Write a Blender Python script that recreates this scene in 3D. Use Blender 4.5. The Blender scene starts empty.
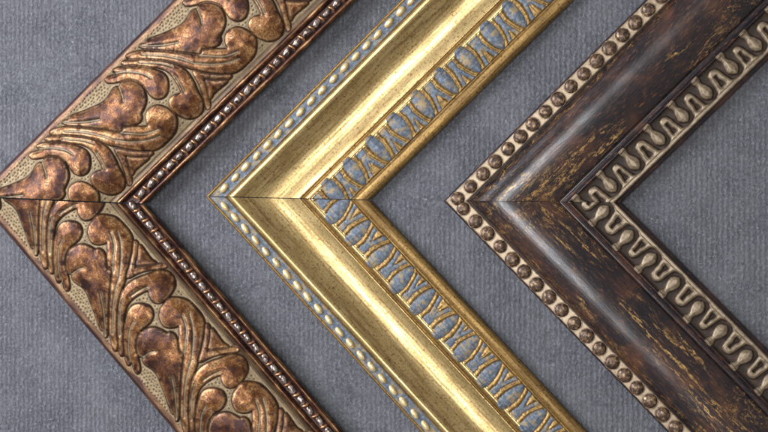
# Three picture-frame corner samples lying on grey ribbed felt, seen from above.
# Lengths below are in "units" of half a millimetre; U turns them into metres.
import bpy, math
import numpy as np
U = 0.0005
rng = np.random.default_rng(7)
scene = bpy.context.scene
COL = scene.collection

# ------------------------------------------------------------------ camera
F, YAW = 1540.0, 0.2078
CAM = np.array([F*math.sin(YAW), 0.0, F*math.cos(YAW)])
cam_d = bpy.data.cameras.new("camera"); cam = bpy.data.objects.new("camera", cam_d); COL.objects.link(cam)
cam.location = CAM*U
cam.rotation_euler = (0, YAW, 0)
cam_d.sensor_width = 36; cam_d.lens = F/768*36
cam_d.clip_start = 0.01; cam_d.clip_end = 50
scene.camera = cam

def unproj(pts, z):
    """photo pixel -> point on the plane at height z (only used to measure the mouldings)"""
    p = np.asarray(pts, float)
    cx, cy = (p[:, 0]-384)/F, -(p[:, 1]-216)/F
    c, s = math.cos(YAW), math.sin(YAW)
    dx, dy, dz = cx*c - s, cy, -cx*s - c
    k = (z-CAM[2])/dz
    return np.stack([CAM[0]+k*dx, CAM[1]+k*dy], -1)

def lift(xp, z):               # seen ground position -> real position of a point at height z
    return CAM[0]+(xp-CAM[0])*(1-z/CAM[2])

# ------------------------------------------------------------------ node helpers
class NT:
    def __init__(s, name):
        s.m = bpy.data.materials.new(name); s.m.use_nodes = True
        s.t = s.m.node_tree; s.t.nodes.clear()
        s.out = s.n('ShaderNodeOutputMaterial'); s.b = s.n('ShaderNodeBsdfPrincipled')
        s.t.links.new(s.b.outputs[0], s.out.inputs[0])
    def n(s, typ, **kw):
        nd = s.t.nodes.new(typ)
        for k, v in kw.items(): setattr(nd, k, v)
        return nd
    def put(s, sock, v):
        if isinstance(v, bpy.types.NodeSocket): s.t.links.new(v, sock)
        elif isinstance(v, (tuple, list)) and sock.type == 'RGBA': sock.default_value = tuple(v)+((1,) if len(v) == 3 else ())
        else: sock.default_value = v
    def attr(s, name): return s.n('ShaderNodeAttribute', attribute_name=name)
    def st(s, sx, sy, off=0.0):
        a = s.attr('st'); m = s.n('ShaderNodeMapping'); s.t.links.new(a.outputs['Vector'], m.inputs['Vector'])
        m.inputs['Scale'].default_value = (sx, sy, 1); m.inputs['Location'].default_value = (off, off*1.7, off)
        return m.outputs[0]
    def objco(s, sc=1.0):
        a = s.n('ShaderNodeTexCoord'); m = s.n('ShaderNodeMapping'); s.t.links.new(a.outputs['Object'], m.inputs['Vector'])
        sc = sc if isinstance(sc, tuple) else (sc,)*3
        m.inputs['Scale'].default_value = sc
        r = s.n('ShaderNodeObjectInfo'); v = s.n('ShaderNodeVectorMath', operation='ADD')
        mm = s.n('ShaderNodeMath', operation='MULTIPLY'); s.t.links.new(r.outputs['Random'], mm.inputs[0]); mm.inputs[1].default_value = 57.0
        s.t.links.new(m.outputs[0], v.inputs[0]); s.t.links.new(mm.outputs[0], v.inputs[1])
        return v.outputs[0]
    def noise(s, vec, scale, detail=3, rough=.55, dist=0.0):
        x = s.n('ShaderNodeTexNoise'); s.put(x.inputs['Vector'], vec)
        x.inputs['Scale'].default_value = scale; x.inputs['Detail'].default_value = detail
        x.inputs['Roughness'].default_value = rough; x.inputs['Distortion'].default_value = dist
        return x.outputs['Fac']
    def ramp(s, v, *stops):
        r = s.n('ShaderNodeValToRGB'); s.put(r.inputs[0], v); e = r.color_ramp.elements
        while len(e) < len(stops): e.new(.5)
        for el, (p, c) in zip(e, stops):
            el.position = p; el.color = (c if isinstance(c, tuple) else (c, c, c))+(1,)
        return r.outputs[0]
    def mix(s, f, a, b, mode='MIX'):
        x = s.n('ShaderNodeMix', data_type='RGBA', blend_type=mode)
        s.put(x.inputs['Factor'], f); s.put(x.inputs[6], a); s.put(x.inputs[7], b)
        return x.outputs[2]
    def math(s, op, a, b=0.0):
        x = s.n('ShaderNodeMath', operation=op); s.put(x.inputs[0], a); s.put(x.inputs[1], b); return x.outputs[0]
    def bump(s, h, strength, dist, prev=None):
        b = s.n('ShaderNodeBump'); s.put(b.inputs['Height'], h)
        b.inputs['Strength'].default_value = strength; b.inputs['Distance'].default_value = dist*U
        if prev is not None: s.t.links.new(prev, b.inputs['Normal'])
        return b.outputs[0]
    def fin(s, color, metal, rough, normal=None, spec=.5, coat=0.0, coat_r=.2):
        s.put(s.b.inputs['Base Color'], color); s.put(s.b.inputs['Metallic'], metal); s.put(s.b.inputs['Roughness'], rough)
        s.put(s.b.inputs['Specular IOR Level'], spec)
        s.b.inputs['Coat Weight'].default_value = coat; s.b.inputs['Coat Roughness'].default_value = coat_r
        if normal is not None: s.t.links.new(normal, s.b.inputs['Normal'])
        return s.m

# ------------------------------------------------------------------ materials
def mat_felt():
    t = NT('ribbed grey felt')
    tc = t.n('ShaderNodeTexCoord')
    mp = t.n('ShaderNodeMapping'); t.t.links.new(tc.outputs['Object'], mp.inputs['Vector']); mp.inputs['Scale'].default_value = (1/U/100,)*3
    v = mp.outputs[0]                                    # 1 = 100 units
    ms = t.n('ShaderNodeMapping'); t.t.links.new(v, ms.inputs['Vector']); ms.inputs['Scale'].default_value = (1, .22, 1)
    w = t.n('ShaderNodeTexWave', wave_type='BANDS', bands_direction='X')
    t.t.links.new(v, w.inputs['Vector']); w.inputs['Scale'].default_value = 6.3; w.inputs['Distortion'].default_value = 4.6
    w.inputs['Detail'].default_value = 3; w.inputs['Detail Scale'].default_value = 3.0; w.inputs['Detail Roughness'].default_value = .7
    fib = t.noise(v, 34, 5, .78); big = t.noise(v, 1.7, 3, .6); mid = t.noise(v, 13, 4, .75, .6); st = t.noise(ms.outputs[0], 26, 3, .7)
    rib = t.math('MULTIPLY', w.outputs['Fac'], t.ramp(t.noise(v, 1.1, 2, .5), (.36, .35), (.62, 1.0)))
    c = t.ramp(fib, (.30, (.042, .044, .053)), (.50, (.130, .133, .150)), (.72, (.315, .318, .342)))
    c = t.mix(t.ramp(mid, (.38, 0.0), (.62, .6)), c, (.086, .084, .092))
    c = t.mix(t.ramp(big, (.38, 0.0), (.66, .35)), c, (.235, .232, .244))
    c = t.mix(t.ramp(st, (.58, 0.0), (.74, .45)), c, (.29, .288, .305))
    c = t.mix(t.ramp(t.noise(v, 20, 2, .5), (.70, 0.0), (.76, .6)), c, (.42, .42, .42))
    c = t.mix(t.ramp(t.noise(v, 27, 2, .5, 0), (.24, .7), (.30, 0.0)), c, (.045, .045, .055))
    c = t.mix(t.math('MULTIPLY', rib, .55), c, (.075, .070, .080))
    h = t.math('SUBTRACT', t.math('MULTIPLY', fib, 2.2), t.math('MULTIPLY', rib, .8))
    h = t.math('ADD', h, t.math('MULTIPLY', mid, 1.8))
    return t.fin(c, 0.0, .95, t.bump(h, .7, 1.8), .15)

def mat_copper():
    """antique copper leaf: brown toned leaves, cream pigment on the ground, dark lines in the crevices"""
    t = NT('antique copper leaf')
    st = t.st(1, 1)
    g, l, d = t.attr('ground').outputs['Fac'], t.attr('line').outputs['Fac'], t.attr('dot').outputs['Fac']
    n1, n2, n3 = t.noise(st, 4.5, 4, .65, .4), t.noise(st, 58, 3, .7), t.noise(st, 11, 4, .7, .8)
    hi = t.attr('high').outputs['Fac']
    tone = t.attr('tone').outputs['Fac']
    c = t.ramp(t.math('ADD', tone, t.math('ADD', t.math('MULTIPLY', n1, .45), t.math('MULTIPLY', n3, .55))), (.40, (.028, .008, .006)), (.47, (.085, .028, .008)), (.54, (.195, .076, .020)), (.63, (.46, .24, .090)))
    pur = t.ramp(t.math('ADD', t.math('MULTIPLY', n2, .55), t.math('MULTIPLY', n3, .45)), (.515, 0.0), (.575, .8))
    c = t.mix(pur, c, (.036, .014, .018))
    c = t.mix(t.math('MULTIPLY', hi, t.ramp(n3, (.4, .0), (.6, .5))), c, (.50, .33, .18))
    lc = t.ramp(n3, (.3, (.085, .065, .036)), (.7, (.23, .18, .105)))
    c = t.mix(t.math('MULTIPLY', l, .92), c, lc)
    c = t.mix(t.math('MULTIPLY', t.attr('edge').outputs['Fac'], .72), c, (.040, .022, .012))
    gc = t.ramp(t.noise(st, 26, 3, .6), (.3, (.17, .112, .056)), (.7, (.31, .225, .122)))
    gc = t.mix(t.math('MULTIPLY', d, .85), gc, (.10, .075, .05))
    c = t.mix(g, c, gc)
    met = t.math('SUBTRACT', .62, t.math('MULTIPLY', g, .32))
    met = t.math('MULTIPLY', met, t.math('SUBTRACT', 1.0, t.math('MULTIPLY', l, .6)))
    r = t.math('ADD', t.ramp(n2, (.3, .33), (.7, .52)), t.math('MULTIPLY', g, .2))
    return t.fin(c, met, r, t.bump(t.math('ADD', n2, n3), .35, .6), .5)

def mat_copper_plain(name, cols, met=.8, rough=.3):
    t = NT(name); st = t.st(.35, 1.6)
    n = t.noise(st, 12, 4, .65, .3); n2 = t.noise(t.st(1, 1), 50, 3, .6)
    c = t.ramp(n, *cols); c = t.mix(t.ramp(n2, (.52, 0.0), (.68, .6)), c, cols[0][1])
    return t.fin(c, met, t.ramp(n2, (.3, rough), (.7, rough+.14)), t.bump(n2, .2, .3))

def mat_bead(name, cols, met, rough, scale=1.0):
    t = NT(name); v = t.objco(1/U/10*scale)
    n = t.noise(v, 3.0, 4, .65, .4)
    return t.fin(t.ramp(n, *cols), met, rough, t.bump(n, .2, .5))

def mat_gold(name, a, b, dark, streak, rough, metal=.92):
    t = NT(name)
    n1 = t.noise(t.st(.10, 1.7), 18, 5, .72, .2); n2 = t.noise(t.st(1, 1), 46, 4, .7); n3 = t.noise(t.st(.8, 1), 4, 4, .65, .5)
    n4 = t.noise(t.st(.55, 1, 3.3), 17, 5, .75, .4)
    c = t.ramp(n3, (.3, a), (.7, b))
    c = t.mix(t.ramp(n1, (.42, 0.0), (.72, streak)), c, dark)
    c = t.mix(t.ramp(n2, (.52, 0.0), (.66, streak)), c, dark)
    c = t.mix(t.ramp(n4, (.63, 0.0), (.76, .75)), c, tuple(x*.5 for x in dark))
    r = t.math('ADD', t.ramp(n1, (.3, rough), (.75, rough+.09)), t.math('MULTIPLY', n2, .08))
    return t.fin(c, metal, r, t.bump(t.math('ADD', n2, t.math('MULTIPLY', n1, .5)), .14, .4))

def mat_bluewash(name):
    t = NT(name)
    n = t.noise(t.st(1, 1), 30, 4, .7); w = t.noise(t.st(.16, 3.2), 30, 3, .7); sp = t.noise(t.st(1, 1, 5.1), 24, 2, .5)
    c = t.ramp(n, (.3, (.034, .046, .066)), (.5, (.078, .098, .128)), (.72, (.22, .245, .28)))
    c = t.mix(t.ramp(w, (.49, 0.0), (.62, .85)), c, (.050, .056, .074))
    c = t.mix(t.ramp(sp, (.70, 0.0), (.75, .9)), c, (.02, .02, .025))
    gold = t.noise(t.st(.6, 1, 9.0), 14, 4, .7)
    c = t.mix(t.ramp(gold, (.51, 0.0), (.61, .8)), c, (.27, .18, .068))
    return t.fin(c, .25, .5, t.bump(t.math('SUBTRACT', n, w), .4, .7))

def mat_roll(name='dark burr lacquer', plain=False):
    """black-brown lacquer rubbed through to red clay and gold"""
    t = NT(name)
    st = t.st(1, 1)
    n1 = t.noise(t.st(.20, 1.25), 24, 5, .74, .6); n2 = t.noise(t.st(.26, 1.3, 4), 48, 4, .72, .4); n3 = t.noise(st, 2.6, 4, .65, .5)
    c = t.ramp(n3, (.3, (.007, .006, .009)), (.50, (.018, .011, .012)), (.70, (.055, .024, .016)))
    c = t.mix(t.ramp(t.math('ADD', t.math('MULTIPLY', n1, .6), t.math('MULTIPLY', n3, .4)), (.52, 0.0), (.66, .55)), c, (.080, .028, .012))
    c = t.mix(t.ramp(n2, (.575, 0.0), (.68, .65)), c, (.20, .064, .020))
    if not plain:
        wear = t.attr('wear').outputs['Fac']
        # long wandering streaks
        wv = t.n('ShaderNodeTexWave', wave_type='BANDS', bands_direction='Y'); t.put(wv.inputs['Vector'], t.st(.30, 1.0, 2.0))
        wv.inputs['Scale'].default_value = 2.1; wv.inputs['Distortion'].default_value = 9.0; wv.inputs['Detail'].default_value = 4
        wv.inputs['Detail Scale'].default_value = 1.6; wv.inputs['Detail Roughness'].default_value = .7
        line = t.ramp(wv.outputs['Fac'], (.93, 0.0), (.985, 1.0))
        brk = t.ramp(t.noise(t.st(.6, 1, 7), 34, 4, .8), (.43, 0.0), (.53, 1.0))
        pat = t.ramp(t.noise(t.st(.5, 1, 1.3), 3.1, 2, .5), (.50, 0.0), (.62, 1.0))
        def crack(sx, sy, off, sc, wd):                     # thin wandering filaments
            q = t.math('ABSOLUTE', t.math('SUBTRACT', t.noise(t.st(sx, sy, off), sc, 5, .62, 1.2), .5))
            return t.ramp(q, (0.0, 1.0), (wd*.5, 1.0), (wd, 0.0))
        cr = t.math('MAXIMUM', crack(.22, 1.2, 11, 15, .020), crack(.45, 1.0, 17, 27, .022))
        cr = t.math('MULTIPLY', cr, brk)
        blot = t.ramp(t.noise(t.st(.45, 1.2, 23), 44, 5, .8, 1.4), (.65, 0.0), (.71, .8))
        area_ = t.ramp(t.noise(t.st(.8, 1, 2.2), 7, 4, .75, .6), (.46, .0), (.58, .9))
        fw = t.math('MULTIPLY', t.math('MULTIPLY', t.math('MAXIMUM', cr, blot), t.ramp(wear, (.12, 0.0), (.6, 1.0))), area_)
        fw = t.math('MAXIMUM', fw, t.math('MULTIPLY', t.math('MULTIPLY', crack(.12, 1.0, 31, 11, .012), brk), pat))
        m = t.math('MAXIMUM', t.math('MULTIPLY', t.math('MULTIPLY', line, brk), pat), fw)
        gc = t.ramp(n2, (.35, (.20, .085, .026)), (.62, (.46, .28, .095)))
        c = t.mix(m, c, gc)
    r = t.math('ADD', t.ramp(n1, (.35, .19), (.7, .34)), t.ramp(n2, (.45, 0.0), (.7, .16)))
    return t.fin(c, .10, r, t.bump(n1, .22, .5), .38, .10, .2)

def mat_silver(name, k=1.0, metal=.40):
    t = NT(name)
    sc = lambda *c: tuple(x*k for x in c)
    dk = t.attr('dark').outputs['Fac']
    n = t.noise(t.st(1, 1), 22, 4, .7); n2 = t.noise(t.st(.4, 1.4), 30, 4, .7)
    c = t.ramp(n, (.3, sc(.20, .135, .08)), (.6, sc(.43, .325, .215)), (.8, sc(.64, .53, .39)))
    c = t.mix(t.ramp(n2, (.60, 0.0), (.72, .5)), c, (.20, .13, .08))
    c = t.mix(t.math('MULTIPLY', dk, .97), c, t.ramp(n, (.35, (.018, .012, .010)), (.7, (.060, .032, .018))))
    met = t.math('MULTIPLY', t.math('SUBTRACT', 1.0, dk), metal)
    return t.fin(c, met, t.math('ADD', t.ramp(n, (.3, .34), (.7, .46)), t.math('MULTIPLY', dk, .3)), t.bump(n, .22, .5), .4)

M = dict(
    felt=mat_felt(), copper=mat_copper(),
    copper_edge=mat_copper_plain('rubbed copper edge', ((.34, (.026, .010, .011)), (.50, (.090, .037, .017)), (.66, (.30, .165, .075)))),
    copper_dark=mat_copper_plain('dark copper groove', ((.30, (.022, .010, .012)), (.5, (.06, .026, .022)), (.7, (.16, .07, .04))), .6, .38),
    olive=mat_copper_plain('olive brown cove', ((.30, (.034, .018, .009)), (.5, (.065, .037, .016)), (.7, (.12, .075, .034))), .6, .36),
    tan=mat_copper_plain('tan copper border', ((.34, (.050, .020, .018)), (.50, (.14, .070, .032)), (.66, (.28, .165, .080))), .5, .42),
    silver_bead=mat_bead('silvery bead', ((.38, (.040, .020, .016)), (.5, (.20, .15, .125)), (.66, (.56, .49, .44))), .75, .30),
    copper_bead=mat_bead('copper reel', ((.3, (.16, .06, .03)), (.6, (.60, .33, .17))), .8, .3),
    gold=mat_gold('brushed antique gold', (.44, .305, .125), (.56, .415, .195), (.13, .066, .020), .85, .25),
    gold_dark=mat_gold('brown gold', (.25, .145, .042), (.36, .22, .072), (.07, .034, .011), .95, .40, .7),
    gold_rim=mat_gold('bright gold rim', (.58, .42, .18), (.74, .58, .30), (.30, .18, .06), .6, .34),
    cream_bead=mat_bead('cream gold bead', ((.3, (.42, .29, .12)), (.5, (.68, .53, .27)), (.7, (.82, .71, .45))), .45, .33),
    blue=mat_bluewash('blue grey wash'),
    roll=mat_roll(), black=mat_roll('black brown lacquer', True),
    silver=mat_silver('aged champagne silver', .56, .5), cream=mat_silver('cream silver', .86, .4),
    dome=mat_bead('dark lacquer dome', ((.32, (.014, .010, .010)), (.44, (.050, .029, .020)), (.56, (.14, .080, .046)), (.68, (.36, .24, .13))), .5, .40, 1.1),
)

# ------------------------------------------------------------------ mesh helpers
def link_mesh(name, verts, faces, mats, parent, attrs=None, smooth=True):
    """verts (n,3) in units; faces (m,4) int (repeat last index for a triangle)"""
    me = bpy.data.meshes.new(name)
    v = np.asarray(verts, np.float32)*U
    f = np.asarray(faces, np.int32)
    f = f[:, :4]
    tri = (f[:, 2] == f[:, 3])
    cnt = np.where(tri, 3, 4)
    starts = np.concatenate([[0], np.cumsum(cnt)[:-1]])
    loops = f[np.stack([np.ones(len(f), bool)]*3+[~tri], 1)]
    me.vertices.add(len(v)); me.vertices.foreach_set('co', v.ravel())
    me.loops.add(len(loops)); me.loops.foreach_set('vertex_index', loops.astype(np.int32))
    me.polygons.add(len(f)); me.polygons.foreach_set('loop_start', starts.astype(np.int32))
    for k, (dt, arr) in (attrs or {}).items():
        a = me.attributes.new(k, dt, 'POINT')
        a.data.foreach_set('vector' if dt == 'FLOAT_VECTOR' else 'value', np.asarray(arr, np.float32).ravel())
    me.polygons.foreach_set('use_smooth', np.full(len(f), smooth))
    me.update(calc_edges=True); me.validate()
    me.materials.append(mats)
    o = bpy.data.objects.new(name, me); COL.objects.link(o)
    if parent: o.parent = parent
    return o

def thing(name, label, cat, x, y, rot, group=None):
    o = bpy.data.objects.new(name, None); COL.objects.link(o)
    o.empty_display_size = .02
    o.location = (x*U, y*U, 0); o.rotation_euler = (0, 0, rot)
    o['label'] = label; o['category'] = cat
    if group: o['group'] = group
    return o

def smooth1(a, k):
    if k <= 0: return a
    r = int(3*k)+1; w = np.exp(-.5*(np.arange(-r, r+1)/k)**2); w /= w.sum()
    return np.convolve(np.pad(a, r, mode='edge'), w, 'valid')

class Moulding:
    """one corner sample: profile across (t) swept along two legs (s), cut at a 45 degree mitre"""
    def __init__(s, X, Y, rot, w, prof, dt=.5, sm=1.2):
        s.X0, s.rot, s.w = X, rot, w
        x0 = X
        z = np.array([p[1] for p in prof], float)
        fr = np.array([p[0] for p in prof], float)
        s.base = lift(X, prof[0][1])                       # real position of the outer corner
        s.Y = Y*(1-prof[0][1]/CAM[2]); s.x = s.base
        t = (lift(X+fr*w*math.sqrt(2), z)-s.base)/math.sqrt(2)
        s.tp, s.zp = t, z
        s.W = t[-1]
        n = int(round(s.W/dt))
        s.t = np.linspace(0, s.W, n+1)
        s.z = smooth1(np.interp(s.t, t, z), sm)
    def T(s, frac, z=None):                                # seen fraction -> real t
        if z is None: z = np.interp(frac, [0, 1], [s.zp[0], s.zp[-1]])
        return (lift(s.X0+frac*s.w*math.sqrt(2), z)-s.base)/math.sqrt(2)
    def local(s, pts, z, up=True):
        p = unproj(pts, z)-np.array([s.x, s.Y])
        c, q = math.cos(-s.rot), math.sin(-s.rot)
        x, y = p[:, 0]*c-p[:, 1]*q, p[:, 0]*q+p[:, 1]*c
        if not up: y = -y
        return np.stack([(x+y), (x-y)], -1)/math.sqrt(2)   # s, t
    def pt(s, up, S, T, Z):
        x, y = (S+T)/math.sqrt(2), (S-T)/math.sqrt(2)
        return np.stack([x, y if up else -y, Z], -1)

def pieces(f):
    """number the connected pieces of a set of faces"""
    vi, inv = np.unique(f, return_inverse=True); inv = inv.reshape(f.shape)
    lab = np.arange(len(vi))
    while True:
        m_ = lab[inv].min(1)
        new = lab.copy()
        for c in range(4): np.minimum.at(new, inv[:, c], m_)
        new = new[new]
        if (new == lab).all(): break
        lab = new
    return np.unique(lab[inv[:, 0]], return_inverse=True)[1]

def build_leg(m, up, L, gap, ds, hfun, labels, root, leg_id, rest=0):
    """hfun(S,T) -> (height added, dict of masks, face ids). labels: id -> (name, material); id 0 is the rail itself.
    ids >= 1000 are split into pieces: id//1000 is the kind"""
    ns = int(L/ds)
    sg = np.arange(ns+1)*ds
    S, T = np.meshgrid(sg, m.t, indexing='ij')
    snapped = S < T+gap
    S2 = np.maximum(S, T+gap)
    dh, masks, fid = hfun(S2, T)
    Z = m.z[None, :]+dh
    V = m.pt(up, S2, T, Z).reshape(-1, 3)
    nt = len(m.t)
    idx = np.arange((ns+1)*nt).reshape(ns+1, nt)
    a, b, c, d = idx[:-1, :-1], idx[1:, :-1], idx[1:, 1:], idx[:-1, 1:]
    keep = ~(snapped[:-1, :-1] & snapped[1:, :-1] & snapped[1:, 1:] & snapped[:-1, 1:])
    Fq = np.stack([a, b, c, d], -1)[keep]
    if up: Fq = Fq[:, ::-1]
    fid4 = fid[:-1, :-1]
    fid4 = np.maximum(np.maximum(fid[:-1, :-1], fid[1:, 1:]), 0)[keep] if False else fid[1:, :-1][keep]
    attr = {k: v.ravel() for k, v in masks.items()}
    stv = np.stack([S2/100+leg_id*7.3, T/100, np.full_like(T, leg_id*1.9)], -1).reshape(-1, 3)
    def sub(name, mat, f, parent, extra=None):
        vi, inv = np.unique(f, return_inverse=True); inv = inv.reshape(f.shape)
        at = {'st': ('FLOAT_VECTOR', stv[vi])}
        for k, v in attr.items(): at[k] = ('FLOAT', v[vi])
        vv = V[vi]
        if extra is not None:
            ev, ef, est = extra
            inv = np.concatenate([inv, ef+len(vv)]); vv = np.concatenate([vv, ev])
            at = {k: (d_, np.concatenate([x, est if k == 'st' else np.zeros(len(ev))])) for k, (d_, x) in at.items()}
        return link_mesh(name, vv, inv, mat, parent, at)
    # side walls and end caps of the stick (real thickness), undercut along the inner side
    ev, ef = [], []
    def strip(top, bot, flip):
        o = sum(len(x) for x in ev); n = len(top)
        ev.append(top); ev.append(bot)
        i = np.arange(n-1)
        q = np.stack([o+i, o+i+1, o+n+i+1, o+n+i], -1)
        ef.append(q[:, ::-1] if flip else q)
    z1 = np.ones(1)
    def wall(j, tin, flip):
        sel = ~snapped[:, j]
        s_ = np.concatenate([[m.t[j]+gap], sg[sel]])
        top = m.pt(up, s_, np.full_like(s_, m.t[j]), np.concatenate([[m.z[j]], Z[sel, j]]))
        bot = m.pt(up, np.concatenate([[tin+gap], s_[1:]]), np.full_like(s_, tin), np.zeros_like(s_))
        strip(top, bot, flip)
    wall(0, .8, up); wall(nt-1, m.W-6.0, not up)
    tcap = np.clip(m.t, .8, m.W-6.0)
    dm, _, _ = hfun((m.t+gap)[None, :], m.t[None, :])
    strip(m.pt(up, m.t+gap, m.t, m.z+dm[0]), m.pt(up, tcap+gap, tcap, np.zeros(nt)), not up)
    strip(m.pt(up, np.full(nt, sg[-1]), m.t, Z[-1]), m.pt(up, np.full(nt, sg[-1]), tcap, np.zeros(nt)), up)
    ev = np.concatenate(ev); ef = np.concatenate(ef)
    est = np.stack([np.full(len(ev), leg_id*7.3), ev[:, 2]/100, np.zeros(len(ev))], -1)
    name, mat = labels[0]
    rail = sub(name, mat, Fq[fid4 == 0], root, (ev, ef, est))
    todo = {}
    for k in np.unique(fid4):
        if k == 0: continue
        if k < 1000:
            todo.setdefault(k, []).append(Fq[fid4 == k]); continue
        f = Fq[fid4 == k]
        lab = pieces(f)
        cnt = np.bincount(lab)
        for j, q in enumerate(cnt):
            if q < 60: todo.setdefault(rest, []).append(f[lab == j])
            else: todo[(k, j)] = [f[lab == j]]
    for k, fl in todo.items():
        if isinstance(k, tuple): k = k[0]
        kind = k//1000 if k >= 1000 else k
        name, mat = labels[kind]
        sub(name, mat, np.concatenate(fl), rail)
    return rail

def lathe_bead(name, prof, n, mat, parent):
    """solid of revolution round local X: prof = [(x, r)...]"""
    prof = np.array(prof, float); k = len(prof)
    ang = np.arange(n)*2*math.pi/n
    v = np.stack([np.repeat(prof[:, 0], n), np.outer(prof[:, 1], np.cos(ang)).ravel(), np.outer(prof[:, 1], np.sin(ang)).ravel()], -1)
    f = []
    for i in range(k-1):
        for j in range(n):
            f.append((i*n+j, i*n+(j+1) % n, (i+1)*n+(j+1) % n, (i+1)*n+j))
    return link_mesh(name, v, np.array(f)[:, ::-1], mat, parent)

def place_beads(m, up, proto, rail, L, pitch, phase, t, z, gap, jit=.25, rotj=.05, tilt=0.0, skip=4.0):
    first = True; out = []
    s = phase-2*pitch
    while s < L-4:
        if s > t+gap+skip:
            o = proto if proto.parent is None else proto.copy()
            if o is not proto: COL.objects.link(o)
            o.parent = rail
            ss, tt = s+rng.uniform(-jit, jit), t+rng.uniform(-jit, jit)*.6
            p = m.pt(up, np.array(ss), np.array(tt), np.array(z))
            o.location = p*U
            a = math.pi/4 if up else -math.pi/4
            o.rotation_euler = (0, 0, a+(tilt if up else -tilt)+rng.uniform(-rotj, rotj))
            q = 1+rng.uniform(-.05, .05); o.scale = (q, q*(1+rng.uniform(-.04, .04)), q)
            out.append(o)
        s += pitch
    return out

def catmull(p, closed, k=4):
    p = np.asarray(p, float); n = len(p)
    if closed: q = np.concatenate([p[-1:], p, p[:2]])
    else: q = np.concatenate([2*p[:1]-p[1:2], p, 2*p[-1:]-p[-2:-1]])
    out = []
    for i in range(1, len(q)-2):
        for u in np.arange(k)/k:
            a, b, c, d = q[i-1], q[i], q[i+1], q[i+2]
            out.append(.5*(2*b+(c-a)*u+(2*a-5*b+4*c-d)*u*u+(3*b-a-3*c+d)*u**3))
    if not closed: out.append(p[-1])
    return np.array(out)

def inside(px, py, poly):
    r = np.zeros(px.shape, bool); n = len(poly); j = n-1
    for i in range(n):
        xi, yi, xj, yj = *poly[i], *poly[j]
        if yi != yj:
            r ^= ((yi > py) != (yj > py)) & (px < (xj-xi)*(py-yi)/(yj-yi)+xi)
        j = i
    return r

def dist_to(px, py, polys):
    best = np.full(px.shape, 1e9)
    for p in polys:
        for (x1, y1), (x2, y2) in zip(p[:-1], p[1:]):
            dx, dy = x2-x1, y2-y1; l2 = dx*dx+dy*dy+1e-9
            u = np.clip(((px-x1)*dx+(py-y1)*dy)/l2, 0, 1)
            best = np.minimum(best, (px-x1-u*dx)**2+(py-y1-u*dy)**2)
    return np.sqrt(best)

def sstep(a, b, x):
    q = np.clip((x-a)/(b-a), 0, 1); return q*q*(3-2*q)

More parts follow.
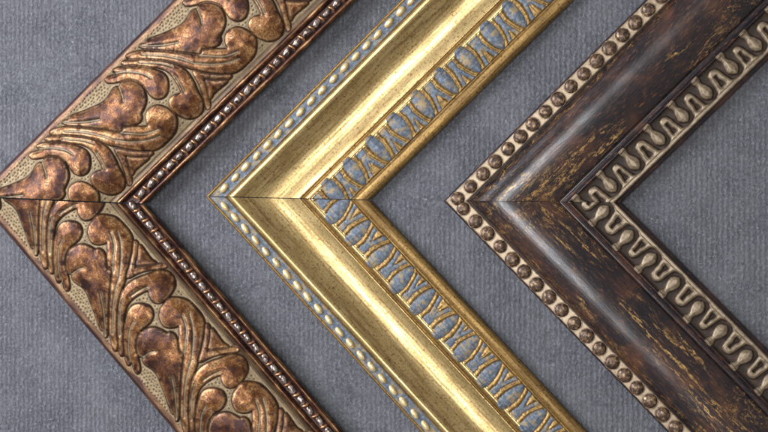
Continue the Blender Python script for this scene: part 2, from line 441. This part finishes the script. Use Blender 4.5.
# ================================================================== 1. carved copper corner
def copper_corner():
    prof = [(0, 16), (.012, 18.5), (.03, 19.6), (.06, 20), (.085, 19.6), (.15, 23.2), (.25, 27), (.35, 29.6), (.45, 30.8), (.55, 30.2), (.65, 27), (.73, 22.6), (.78, 19.6), (.80, 18.8),
            (.825, 19.6), (.838, 21.6), (.852, 21.6), (.868, 19), (.874, 16.6), (.885, 16), (.945, 16), (.953, 16.6), (.962, 18.6), (.975, 19.3), (.988, 18.4), (1.0, 15)]
    m = Moulding(-441.7, 20.57, -.0438, 134.0, prof)
    root = thing('frame_corner', 'copper-brown picture frame corner carved with scrolling leaves and a silvery bead row', 'frame sample', m.x, m.Y, m.rot, 'picture frame corner samples')
    zt = 27.0
    A = [(60, 121.8), (66, 120), (67.3, 116.8), (75, 113.5), (83, 111), (92, 107.5), (100, 104), (106, 99.5), (109.5, 94), (112, 89.5), (115.5, 87.3), (118.3, 88.5), (120, 83.8), (124, 81.3),
         (131.7, 81), (138, 83.5), (143, 88.5), (146.3, 96), (146.5, 102), (144.5, 108), (141.7, 114), (142.5, 118), (139.5, 122.5), (132, 125), (124, 126.7), (122, 131.3), (105, 128.7), (83, 126.3), (70, 124.8)]
    F1 = [(47.5, 131.5), (55, 128.5), (65, 127), (83, 128.5), (105, 131), (122.5, 133), (126, 128.8), (135, 127.7), (149.5, 127), (148.5, 122), (148, 116), (150, 110.5), (157, 106.5), (163, 107), (168, 109.5),
          (172, 113), (175, 117), (174.5, 125), (172, 132), (165, 140), (158, 146.2), (151, 149.5), (140, 149.8), (128, 148.3), (113, 145), (100, 139.6), (83, 136.2), (65, 134.5), (52, 135)]
    F2 = [(43, 138.2), (50, 136.3), (65, 136.2), (83, 138.2), (97, 141.5), (108, 148), (114.5, 157), (118.5, 168), (121.5, 176), (122, 182), (120, 188.5), (115, 192.5), (108, 193.8), (101, 191), (96.5, 187),
          (93.5, 182), (93.8, 176.5), (98, 172.5), (103.5, 171), (104.5, 168), (101, 160), (96.5, 153), (90, 147), (80, 143.5), (67, 141.7), (55, 140.7), (46, 141)]
    Dd = [(34.5, 145.8), (40, 143.5), (50, 142.6), (62, 143.5), (75, 146.3), (85, 150), (90, 155.5), (91, 164), (88.5, 171.5), (82.5, 174.8), (76, 172.5), (71.5, 167), (68, 161.5), (60, 157), (50, 155.3),
          (38, 157.3), (30, 157.8), (27, 155), (31, 152.3), (38, 150), (37, 147.8)]
    V = [(116.5, 148.5), (121.5, 160), (124.5, 172), (126, 184), (128.5, 182), (127.3, 170), (126.2, 160), (124.6, 154.5), (135, 155.7), (146, 155.6), (150, 152.5), (140, 152.8), (126, 151)]
    Ee = [(128.6, 158), (137, 158.4), (146, 157.6), (140, 163), (133, 169), (129.5, 174), (128.9, 166)]
    G = [[(61, 121.6), (72, 122.2), (85, 121.9), (101, 119.8)], [(118.3, 86), (121, 91), (124, 97), (125, 102)], [(122, 133), (143, 134.5), (152, 132.5), (159, 129.5)],
         [(99, 153), (104, 161), (107.5, 169)], [(36, 148.8), (48, 148), (58, 148.8), (68, 151), (75, 155)], [(118, 140.5), (133, 142), (148, 140.5), (160, 136)], [(62, 139), (83, 140.3), (95, 143.5)], [(64, 131), (85, 132.4), (104, 136.2), (118, 141)]]
    tr = lambda q: m.local(q, zt)
    shapes = [catmull(tr(q), True) for q in (A, F1, F2, Dd, V, Ee)]
    grooves = [catmull(tr(q), False) for q in G]
    nu = m.local([(204.5, 23.6), (125, 101.7), (50, 178)], zt)
    P = (nu[0, 0]-nu[2, 0])/2
    nl = m.local([(85, 268), (157.5, 351.7)], zt, False)
    c_low = nu[1, 0]+nl[0, 0]
    print('leaf pitch', P, nu, nl, 'mean low pitch', nl[1, 0]-nl[0, 0])
    # one repeat of the carving, on a fine tile
    n = int(round(P/.5)); tt = m.t
    sg = np.arange(n)*P/n
    S, T = np.meshgrid(sg, tt, indexing='ij')
    H = np.zeros(S.shape); ID = np.zeros(S.shape, int); REP = np.zeros(S.shape, int)
    opens = []
    best, second = np.full(S.shape, -1e9), np.full(S.shape, -1e9)
    for r in range(-3, 3):
        for k, q in enumerate(shapes):
            qq = q+np.array([r*P, 0])
            if qq[:, 0].max() < -25 or qq[:, 0].min() > P+25: continue
            sd = dist_to(S, T, [np.concatenate([qq, qq[:1]])])
            sd = np.where(inside(S, T, qq), sd, -sd)
            win = sd > best
            second = np.where(win, best, np.maximum(second, sd))
            best = np.where(win, sd, best); ID[win] = k+1; REP[win] = r
        for q in grooves:
            qq = q+np.array([r*P, 0])
            if qq[:, 0].max() < -15 or qq[:, 0].min() > P+15: continue
            opens.append(qq)
    FAT = 1.75
    leaf = best > -FAT
    d1 = np.abs(best+FAT)
    med = (best-second)*.5
    d1 = np.where(leaf, np.minimum(d1, med+.1), d1)
    d2 = dist_to(S, T, opens)
    ID[~leaf] = 0
    t0, t1 = m.T(.052, 19.6), m.T(.785, 20)
    panel = sstep(t0-2, t0+2.5, T)*(1-sstep(t1-1, t1+2.5, T))
    R = 5.5
    dd = np.minimum(d1, d2+.4)
    dome = np.sqrt(np.clip(1-(1-np.clip(dd/R, 0, 1))**2, 0, 1))
    dome2 = sstep(0, 14, d1)
    hl = np.array([0, 4.5, 4.2, 4.2, 4.1, 2.6, 2.8])[ID]
    H = np.where(leaf, hl*(.60*dome+.48*dome2), 0)
    # stippled ground: jittered punch marks
    dots = np.full(S.shape, 9.0)
    sp = 3.9; nr = int(round(P/sp)); spx = P/nr
    r2 = np.random.default_rng(3)
    for j, ty in enumerate(np.arange(t0-2, t1+3, sp*.87)):
        for i in range(-1, nr+1):
            x = (i+.5*(j % 2))*spx+r2.uniform(-.7, .7); y = ty+r2.uniform(-.6, .6)
            for off in (0,):
                sl = (np.abs(S-x) < 3)
                i0, i1 = max(0, int((x-3)/P*n)), min(n, int((x+3)/P*n)+1)
                if i1 <= i0: continue
                e = np.hypot((S[i0:i1]-x)/1.25, (T[i0:i1]-y)/.85)
                dots[i0:i1] = np.minimum(dots[i0:i1], e)
    dot = (1-sstep(.55, 1.15, dots))*(~leaf)*sstep(1.2, 2.2, d1)*panel*(T < t1-3)
    ground = (~leaf)*panel*sstep(.2, 1.5, d1)
    edge = np.where(leaf, 1-sstep(.7, 1.7, d1), 1-sstep(.1, .9, d1))*np.maximum(panel, leaf)
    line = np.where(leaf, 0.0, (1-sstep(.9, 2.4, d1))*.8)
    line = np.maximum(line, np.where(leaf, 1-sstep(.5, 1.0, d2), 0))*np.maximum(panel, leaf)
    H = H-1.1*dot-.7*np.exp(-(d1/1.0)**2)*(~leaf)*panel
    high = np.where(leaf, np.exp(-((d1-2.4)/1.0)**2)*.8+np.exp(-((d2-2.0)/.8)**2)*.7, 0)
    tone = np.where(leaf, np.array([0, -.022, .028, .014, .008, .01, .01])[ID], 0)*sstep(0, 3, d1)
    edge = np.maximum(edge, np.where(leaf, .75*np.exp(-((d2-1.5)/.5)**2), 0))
    ID2 = np.where(leaf, ID, np.where((T > t0+.5) & (T < t1), 7, 0))
    tB, tO = m.T(.862, 20), m.T(.827, 19.6); tL = m.T(.955, 17); tE = m.T(.020, 19)
    def hf(up):
        def f(S_, T_):
            sig = S_ if up else c_low-S_
            q = sig/P; rep = np.floor(q).astype(int)
            fi = (q-rep)*n; i0 = np.floor(fi).astype(int); fr = fi-i0
            i1 = (i0+1) % n; i0 = i0 % n
            jt = np.clip(np.round(T_/m.W*(len(tt)-1)).astype(int), 0, len(tt)-1)
            lerp = lambda a: a[i0, jt]*(1-fr)+a[i1, jt]*fr
            ids = ID2[i0, jt]; rp = rep-REP[i0, jt]+10
            lf = (ids > 0) & (ids < 7)
            fid = np.where(lf, ids*1000+rp*10, np.where(ids == 7, 7, 0))
            fid = np.where((~lf) & (T_ >= t1) & (T_ < tO), 8, fid)
            fid = np.where((T_ >= tO) & (T_ < tB), 11, fid)
            fid = np.where((T_ >= tB) & (T_ < tL), 9, fid)
            fid = np.where(T_ >= tL, 10, fid)
            fid = np.where((T_ < t0+.5) & (T_ > tE) & ~lf, 12, fid)
            # hand-cut unevenness of the stick
            wob = .25*np.sin(S_*.043+T_*.02)+.18*np.sin(S_*.11+1.3)
            rope = np.where((T_ >= tB) & (T_ < tL), 0, 0)
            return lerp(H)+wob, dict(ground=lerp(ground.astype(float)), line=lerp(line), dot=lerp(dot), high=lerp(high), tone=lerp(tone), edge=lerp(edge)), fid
        return f
    labels = {0: ('rail', M['copper_dark']), 1: ('acanthus_leaf', M['copper']), 2: ('scroll_stem', M['copper']), 3: ('curled_leaf', M['copper']), 4: ('leaf_lobe', M['copper']),
              5: ('leaf_rib', M['copper']), 6: ('leaf_bud', M['copper']), 7: ('stippled_ground', M['copper']), 8: ('cove', M['olive']), 9: ('bead_channel', M['copper_dark']),
              10: ('inner_lip', M['copper_edge']), 11: ('ridge', M['copper_edge']), 12: ('outer_border', M['tan'])}
    tb = m.T(.915, 18); zb = 17.2
    L = {True: 520, False: 560}
    bp = None
    for leg, up in enumerate((True, False)):
        rail = build_leg(m, up, L[up], 1.0, .5, hf(up), labels, root, leg, 7)
        ph0 = m.local([(131.7, 201.7) if up else (140, 216.7)], 18, up)[0, 0]
        pr = [(-5.6, .4), (-5.1, 2.2), (-3.8, 3.0), (-2.1, 3.4), (-.1, 3.55), (2.0, 3.4), (3.9, 2.9), (5.0, 2.1), (5.4, .4)]
        b = lathe_bead('bead', pr, 14, M['silver_bead'], None)
        place_beads(m, up, b, rail, L[up], 13.9, ph0, tb, zb, .75, .3, .06, .22, 2.0)
        pr = [(-1.3, .5), (-1.3, 3.2), (-.8, 4.1), (.1, 4.5), (.8, 4.1), (1.3, 3.2), (1.3, .5)]
        b = lathe_bead('reel', pr, 14, M['copper_bead'], None)
        place_beads(m, up, b, rail, L[up], 13.9, ph0+6.9, tb, zb, .75, .3, .06, .32, 1.0)
    return root

# ================================================================== 2. gold corner
def gold_corner():
    prof = [(0, 11), (.008, 13), (.018, 12.6), (.024, 11.6), (.115, 11.6), (.122, 12), (.137, 18.2), (.148, 20.2), (.160, 20.6), (0.172, 20.20), (0.190, 19.36), (0.210, 17.59), (0.230, 15.96), (0.260, 13.75), (0.290, 11.85), (0.320, 10.23), (0.350, 8.92), (0.380, 7.90), (0.410, 7.18), (0.440, 6.75), (0.470, 6.62), (0.500, 6.79), (0.530, 7.25), (0.555, 7.86), (0.575, 8.50), (.58, 8.1), (.588, 6.6), (.594, 6.9), (.606, 9.9), (.622, 11.3), (.638, 11.3), (.65, 10.4), (.66, 10.2),
            (.76, 10.8), (.88, 9.4), (.892, 8.6), (.90, 8.6), (.912, 10.4), (.93, 11.2), (.96, 10.6), (.985, 9), (1.0, 6)]
    m = Moulding(-186.84, 19.95, -.0225, 121.9, prof, .5, .8)
    root = thing('frame_corner', 'bright gold picture frame corner with a smooth scooped face and blue-grey washed ornament', 'frame sample', m.x, m.Y, m.rot, 'picture frame corner samples')
    tS0, tS1 = m.T(.022, 12), m.T(.117, 12)
    tR0, tR1 = m.T(.137, 17), m.T(.172, 18.5)
    tC1 = m.T(.58, 10); tQ0, tQ1 = m.T(.598, 11), m.T(.652, 11.5)
    tO1 = m.T(.895, 8.6)
    P = 31.6
    ph = {True: 0.0, False: 0.0}
    # phase from ovals seen in the photo
    nu = m.local([(352+0.0, 167-0.0)], 11)      # oval on upper leg near the mitre
    nl = m.local([(490.8, 371.7), (513.3, 395.8)], 11, False)
    print('gold ovals', nu, nl)
    ph[True] = nu[0, 0]; ph[False] = nl[0, 0]
    tm, hw = (tQ0+tO1)/2, (tO1-tQ0)/2
    def hf(up):
        def f(S, T):
            x = (S-ph[up]+P/2) % P-P/2              # 0 at oval centre
            k = np.floor((S-ph[up]+P/2)/P).astype(int)
            x = x+1.1*np.sin(k*2.7+(1 if up else 4))+.06*(T-tm)*np.sin(k*1.9+2)
            y = (T-(tm-.5))+.9*np.sin(k*3.1+.5)                         # - outer, + inner
            jag = .6*np.sin(S*.43+T*.61)*np.sin(T*.75-S*.23)+.45*np.sin(S*1.13+1.7*np.sin(T*.5))*np.sin(T*.9+S*.37)
            # oval, blunt at the outer end, pointed at the inner
            ry = hw*.97; wid = (6.7+.6*np.sin(k*4.3))*np.sqrt(np.clip(1-(y/ry)**2, 0, 1))*(1-.22*y/ry)
            do = wid-np.abs(x)+jag*.5
            # fork: stem at the outer end, two prongs to the inner
            xf = np.abs((np.abs(x)-P/2))
            v = (y+hw*.78)/(hw*1.70)                # 0 outer .. 1 inner
            cen = np.where(v > .34, (v-.34)*9.5, 0); half = np.where(v > .34, 2.5+.5*np.sin(v*6), 4.4-.9*v)
            half = np.where((v < .0) | (v > 1), -5, half)
            df = half-np.abs(xf-cen)+jag*.5
            band = (T > tQ1-.5) & (T < tO1-.8)
            oval = (do > 0) & (T < tO1-.8) & (T > tQ0+2.0)
            fork = (df > 0) & band & ~oval
            h = np.where(oval, .2+1.6*np.sqrt(np.clip(do/6, 0, 1)), 0)
            h = h+np.where(fork, .15+.4*np.clip(df, 0, 1.5), 0)
            g = np.minimum(np.maximum(-do, 0), np.maximum(-df, 0))
            h = h+np.where(band & ~oval & ~fork, 1.3*(1-np.exp(-(g/1.5)**2)), 0)
            fid = np.zeros(S.shape, int)
            fid = np.where((T > tS0) & (T < tS1), 1, fid)
            fid = np.where((T >= tS1) & (T < tR0), 9, fid)
            fid = np.where((T >= tR0) & (T < tR1), 2, fid)
            fid = np.where((T >= tR1) & (T < tC1), 3, fid)
            fid = np.where((T >= tQ0) & (T < tQ1), 4, fid)
            fid = np.where((T >= tQ1) & (T < tO1), 5, fid)
            fid = np.where(T >= tO1, 6, fid)
            fid = np.where(oval, 7000+10*(k+40), fid)
            kf = np.floor((S-ph[up])/P).astype(int)
            fid = np.where(fork, 8000+10*(kf+40), fid)
            wob = .12*np.sin(S*.05+T*.03)+.10*np.sin(S*.13+.7)
            return h+wob, {}, fid
        return f
    labels = {0: ('rail', M['gold_dark']), 1: ('blue_strip', M['blue']), 2: ('ridge', M['gold_rim']), 3: ('scooped_face', M['gold']), 4: ('inner_ridge', M['gold']),
              5: ('ornament_band', M['gold_dark']), 6: ('inner_lip', M['gold_dark']), 7: ('oval_ornament', M['blue']), 8: ('fork_ornament', M['blue']), 9: ('step', M['gold_dark'])}
    L = {True: 460, False: 490}
    tb = m.T(.062, 12.5)
    for leg, up in enumerate((True, False)):
        rail = build_leg(m, up, L[up], .6, .5, hf(up), labels, root, 2+leg, 5)
        pr = [(-5.9, .2), (-5.6, 1.2), (-4.5, 2.2), (-2.6, 2.9), (-.2, 3.2), (2.3, 3.0), (4.3, 2.3), (5.4, 1.2), (5.7, .2)]
        b = lathe_bead('bead', pr, 12, M['cream_bead'], None)
        place_beads(m, up, b, rail, L[up], 15.75, m.local([(222, 185.9) if up else (222.5, 208.3)], 13, up)[0, 0], tb, 12.0, .45, .35, .05, .14, .5)
    return root

# ================================================================== 3. dark corner
def dark_corner():
    prof = [(0, 10), (.006, 11.6), (.02, 12), (.128, 12), (.134, 11.6), (.140, 9.6), (.148, 9.6), (.156, 12)]
    for k in range(1, 20):                                   # the fat rounded face
        u = k/20; prof.append((.156+u*.484, 12+11.5*math.sin(math.pi*u**.60)**.8+1.0*u))
    prof += [(.640, 13), (.648, 11.4), (.66, 11), (.68, 11.6), (.695, 13.2), (.703, 15.2), (.711, 15.4), (.719, 13.6), (.73, 11.6), (.90, 10.6), (.959, 10.8), (.966, 9.4), (.972, 7), (.985, 6.2), (1.0, 4)]
    m = Moulding(60.5, 15.01, -.0104, 123.4, prof, .5, .8)
    root = thing('frame_corner', 'dark brown-black picture frame corner with gold scratches and dark studs along its cream edge', 'frame sample', m.x, m.Y, m.rot, 'picture frame corner samples')
    tC1 = m.T(.136, 11.5); tR0, tR1 = m.T(.15, 10), m.T(.645, 12)
    tl = m.T(.700, 14.5); tl1 = m.T(.716, 14.2); tE = m.T(.964, 9.5); te0 = m.T(.013, 11.8)
    P = 31.7
    nu = m.local([(678.5, 112.0)], 12); nl = m.local([(672, 285)], 12, False)
    print('vases', nu, nl)
    ph = {True: nu[0, 0], False: nl[0, 0]}
    B0, B1 = tl1, tE                      # ornament band
    bw = B1-B0
    print('band', B0, B1, bw)
    def hf(up):
        def f(S, T):
            x = (S-ph[up]+P/2) % P-P/2
            k = np.floor((S-ph[up]+P/2)/P).astype(int)
            kt = np.floor((S-ph[up])/P).astype(int)
            x = x+.8*np.sin(k*2.3+(0 if up else 3))*(np.abs(x) < 12)+.04*(T-B0-14)*np.sin(k*1.7)
            v = (T-B0)/bw                              # 0 outer .. 1 inner
            inb = (T > B0-2.0) & (T < B1)
            hwv = np.interp(v, [-.10, -.06, .02, .08, .16, .24, .36, .50, .60, .70, .76, .80], [0, 3.6, 4.5, 4.4, 3.2, 3.2, 5.2, 6.4, 6.3, 4.4, 2.0, 0])
            dv = hwv-np.abs(x)
            dv = np.where((v < -.10) | (v > .80), -3, dv)
            xt = np.abs(np.abs(x)-P/2)
            # hanging loop between the vases: a rounded tongue with a slot in it
            c0 = .33
            dy = np.maximum(c0-v, 0)*bw
            rt = np.hypot(xt, dy)
            hwt = np.interp(v, [.0, .33, .6, .8, .9], [5.6, 6.2, 7.2, 8.4, 13.0])
            dt_ = np.where(v < c0, 6.1-rt, hwt-xt); dt_ = np.where((v < .10) | (v > .86), -3, dt_)
            slot = np.interp(v, [.34, .38, .55, .68, .76, .82], [0, 1.0, .9, 2.2, 2.1, 0])-xt
            slot = np.where((v < .34) | (v > .82), -3, slot)
            # border bar with scallops arching over each vase
            edge = .805+.065*np.clip(1-(np.abs(x)/8)**2, -1.0, 1)
            db = (v-edge)*bw
            db = np.where(T > B1, -3, db)
            dtt = np.minimum(dt_, -slot)
            hv = np.where(dv > 0, 1.4*sstep(-.2, 1.1, dv)+2.6*np.sqrt(np.clip(dv/4.6, 0, 1)), 0)
            ht = np.where(dtt > 0, 1.0*sstep(-.2, 1.1, dtt)+2.1*np.sqrt(np.clip(dtt/2.6, 0, 1)), 0)
            hb = np.where(db > 0, 1.2*sstep(-.2, 1.1, db)+1.2*np.sqrt(np.clip(db/2.5, 0, 1)), 0)
            h = np.where(inb, np.maximum(np.maximum(hv, ht), hb)-1.6*sstep(.3, -1.0, np.maximum(np.maximum(dv, dtt), db)), 0)
            h = np.where(T < B0, np.minimum(np.maximum(h, 0), .9), h)
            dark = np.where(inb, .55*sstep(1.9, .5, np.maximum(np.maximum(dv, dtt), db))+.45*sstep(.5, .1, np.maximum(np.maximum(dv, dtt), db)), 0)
            fid = np.zeros(S.shape, int)
            fid = np.where((T > te0) & (T < tC1), 1, fid)
            fid = np.where((T >= tR0) & (T < tR1), 2, fid)
            fid = np.where((T >= tl) & (T < B0), 8, fid)
            fid = np.where(inb & (T >= B0), 3, fid)
            fid = np.where(T >= B1, 4, fid)
            vase = inb & (dv > 0); tong = inb & (dtt > 0) & ~vase & (db <= 0)
            fid = np.where(vase, 6000+10*(k+40), fid)
            fid = np.where(tong, 7000+10*(kt+40), fid)
            wear = np.exp(-((S-T-12)/30)**2)*1.0                         # rubbed at the mitre
            far = 330 if up else 350
            wear = np.maximum(wear, .9*np.exp(-((S-far)/30)**2)*sstep(.35, .75, (T-tR0)/(tR1-tR0)))
            wear = np.maximum(wear, .6*np.exp(-((T-tR0-3)/3.0)**2))
            wear = np.maximum(wear, (.4 if not up else .2)*np.exp(-((T-tR0-(.5 if not up else .86)*(tR1-tR0)-4*np.sin(S*.03))/3.2)**2)*(.55+.45*np.sin(S*.045+1)))
            wear = np.where((T > tR0) & (T < tR1), wear, 0)
            wob = .15*np.sin(S*.045+T*.03)+.10*np.sin(S*.12+.2)
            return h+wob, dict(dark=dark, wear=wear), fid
        return f
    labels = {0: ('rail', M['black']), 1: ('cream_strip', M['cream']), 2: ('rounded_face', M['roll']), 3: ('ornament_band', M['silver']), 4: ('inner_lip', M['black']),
              6: ('vase_ornament', M['silver']), 7: ('loop_ornament', M['silver']), 8: ('thin_ridge', M['black'])}
    L = {True: 450, False: 450}
    tb = m.T(.070, 13)
    for leg, up in enumerate((True, False)):
        rail = build_leg(m, up, L[up], .22, .5, hf(up), labels, root, 4+leg, 3)
        pr = []
        for a in np.linspace(0, math.pi/2, 8):
            pr.append((3.4*math.sin(a), 6.9*math.cos(a)))
        pr = [(-3, 7.7), (.15, 7.7), (.28, 7.4), (-.15, 6.95)]+pr[1:-1]+[(3.4, .15)]
        b = lathe_bead('stud', pr, 20, M['dome'], None)
        b.data.transform(__import__('mathutils').Matrix.Rotation(-math.pi/2, 4, 'Y'))
        place_beads(m, up, b, rail, L[up], 17.2, m.local([(457.3, 198) if up else (462, 210)], 14, up)[0, 0], tb, 12.0, .25, .35, .6, 0, -3.0)
    return root

copper_corner(); gold_corner(); dark_corner()

# ------------------------------------------------------------------ felt
def felt():
    nx, ny = 260, 200
    x = np.linspace(-900, 900, nx); y = np.linspace(-700, 700, ny)
    X, Y = np.meshgrid(x, y, indexing='ij')
    Z = .35*np.sin(X*.021+Y*.008)*np.sin(Y*.017)-.35
    v = np.stack([X, Y, Z], -1).reshape(-1, 3)
    i = np.arange(nx*ny).reshape(nx, ny)
    f = np.stack([i[:-1, :-1], i[1:, :-1], i[1:, 1:], i[:-1, 1:]], -1).reshape(-1, 4)
    o = link_mesh('felt_surface', v, f, M['felt'], None)
    o['kind'] = 'structure'
felt()

def fuzz(n=8000):
    V, Fc = [], []
    x = rng.uniform(-640, 640, n); y = rng.uniform(-420, 420, n); a = rng.normal(math.pi/2, .9, n); l = rng.gamma(3.0, 1.5, n)+1.5
    cur = rng.normal(0, .35, n); h = rng.uniform(.3, 1.6, n); r = rng.uniform(.10, .24, n)
    l[:160] = rng.uniform(9, 26, 160); cur[:160] = rng.normal(0, .6, 160); r[:160] = rng.uniform(.16, .30, 160); a[:160] = rng.uniform(0, 6.28, 160)
    k = np.arange(5)/4
    P = np.zeros((n, 5, 3)); px, py, aa = x.copy(), y.copy(), a.copy()
    for i in range(5):
        P[:, i] = np.stack([px, py, .25+h*np.sin(math.pi*k[i])], -1)
        px = px+np.cos(aa)*l/4; py = py+np.sin(aa)*l/4; aa = aa+cur
    nrm = np.stack([-np.sin(a), np.cos(a), 0*a], -1)[:, None]*r[:, None, None]
    up = np.zeros((n, 1, 3)); up[:, 0, 2] = r*1.5
    ring = np.stack([P-nrm, P+nrm, P+up], 2)               # n,5,3,3
    V = ring.reshape(-1, 3)
    base = (np.arange(n)*15)[:, None, None]
    i = (np.arange(4)*3)[None, :, None]; j = np.arange(3)[None, None, :]; j2 = (j+1) % 3
    f = np.stack([base+i+j, base+i+j2, base+i+3+j2, base+i+3+j], -1).reshape(-1, 4)
    t = NT('felt fibre'); tc = t.n('ShaderNodeTexCoord'); v = t.n('ShaderNodeVectorMath', operation='SCALE')
    t.t.links.new(tc.outputs['Object'], v.inputs[0]); v.inputs['Scale'].default_value = 1/U/100
    m = t.fin(t.ramp(t.noise(v.outputs[0], 22, 2, .5), (.35, (.07, .07, .08)), (.55, (.20, .20, .215)), (.70, (.42, .42, .43))), 0, .8)
    o = link_mesh('felt_fuzz', V, f, m, None)
    o['kind'] = 'stuff'
fuzz()

# ------------------------------------------------------------------ light
def area(name, loc, target, sx, sy, power, color):
    l = bpy.data.lights.new(name, 'AREA'); l.shape = 'RECTANGLE'; l.size = sx*U; l.size_y = sy*U; l.energy = power; l.color = color
    o = bpy.data.objects.new(name, l); COL.objects.link(o)
    o.location = np.array(loc)*U
    import mathutils
    d = mathutils.Vector(np.array(target)-np.array(loc))
    o.rotation_euler = d.to_track_quat('-Z', 'Y').to_euler()
    return o
area('overhead_lamp', (-50, 5, 1700), (0, 0, 0), 380, 380, 3.5, (.92, .96, 1.0))
area('window_lamp', (-1300, 420, 1000), (0, 0, 0), 1000, 800, 12.0, (.87, .92, 1.0))
w = bpy.data.worlds.new("World"); scene.world = w; w.use_nodes = True
bg = w.node_tree.nodes['Background']; bg.inputs[0].default_value = (1.0, .97, .93, 1); bg.inputs[1].default_value = .46

scene.render.engine = 'CYCLES'
scene.view_settings.view_transform = 'Standard'; scene.view_settings.look = 'None'
scene.view_settings.exposure = 0; scene.view_settings.gamma = 1
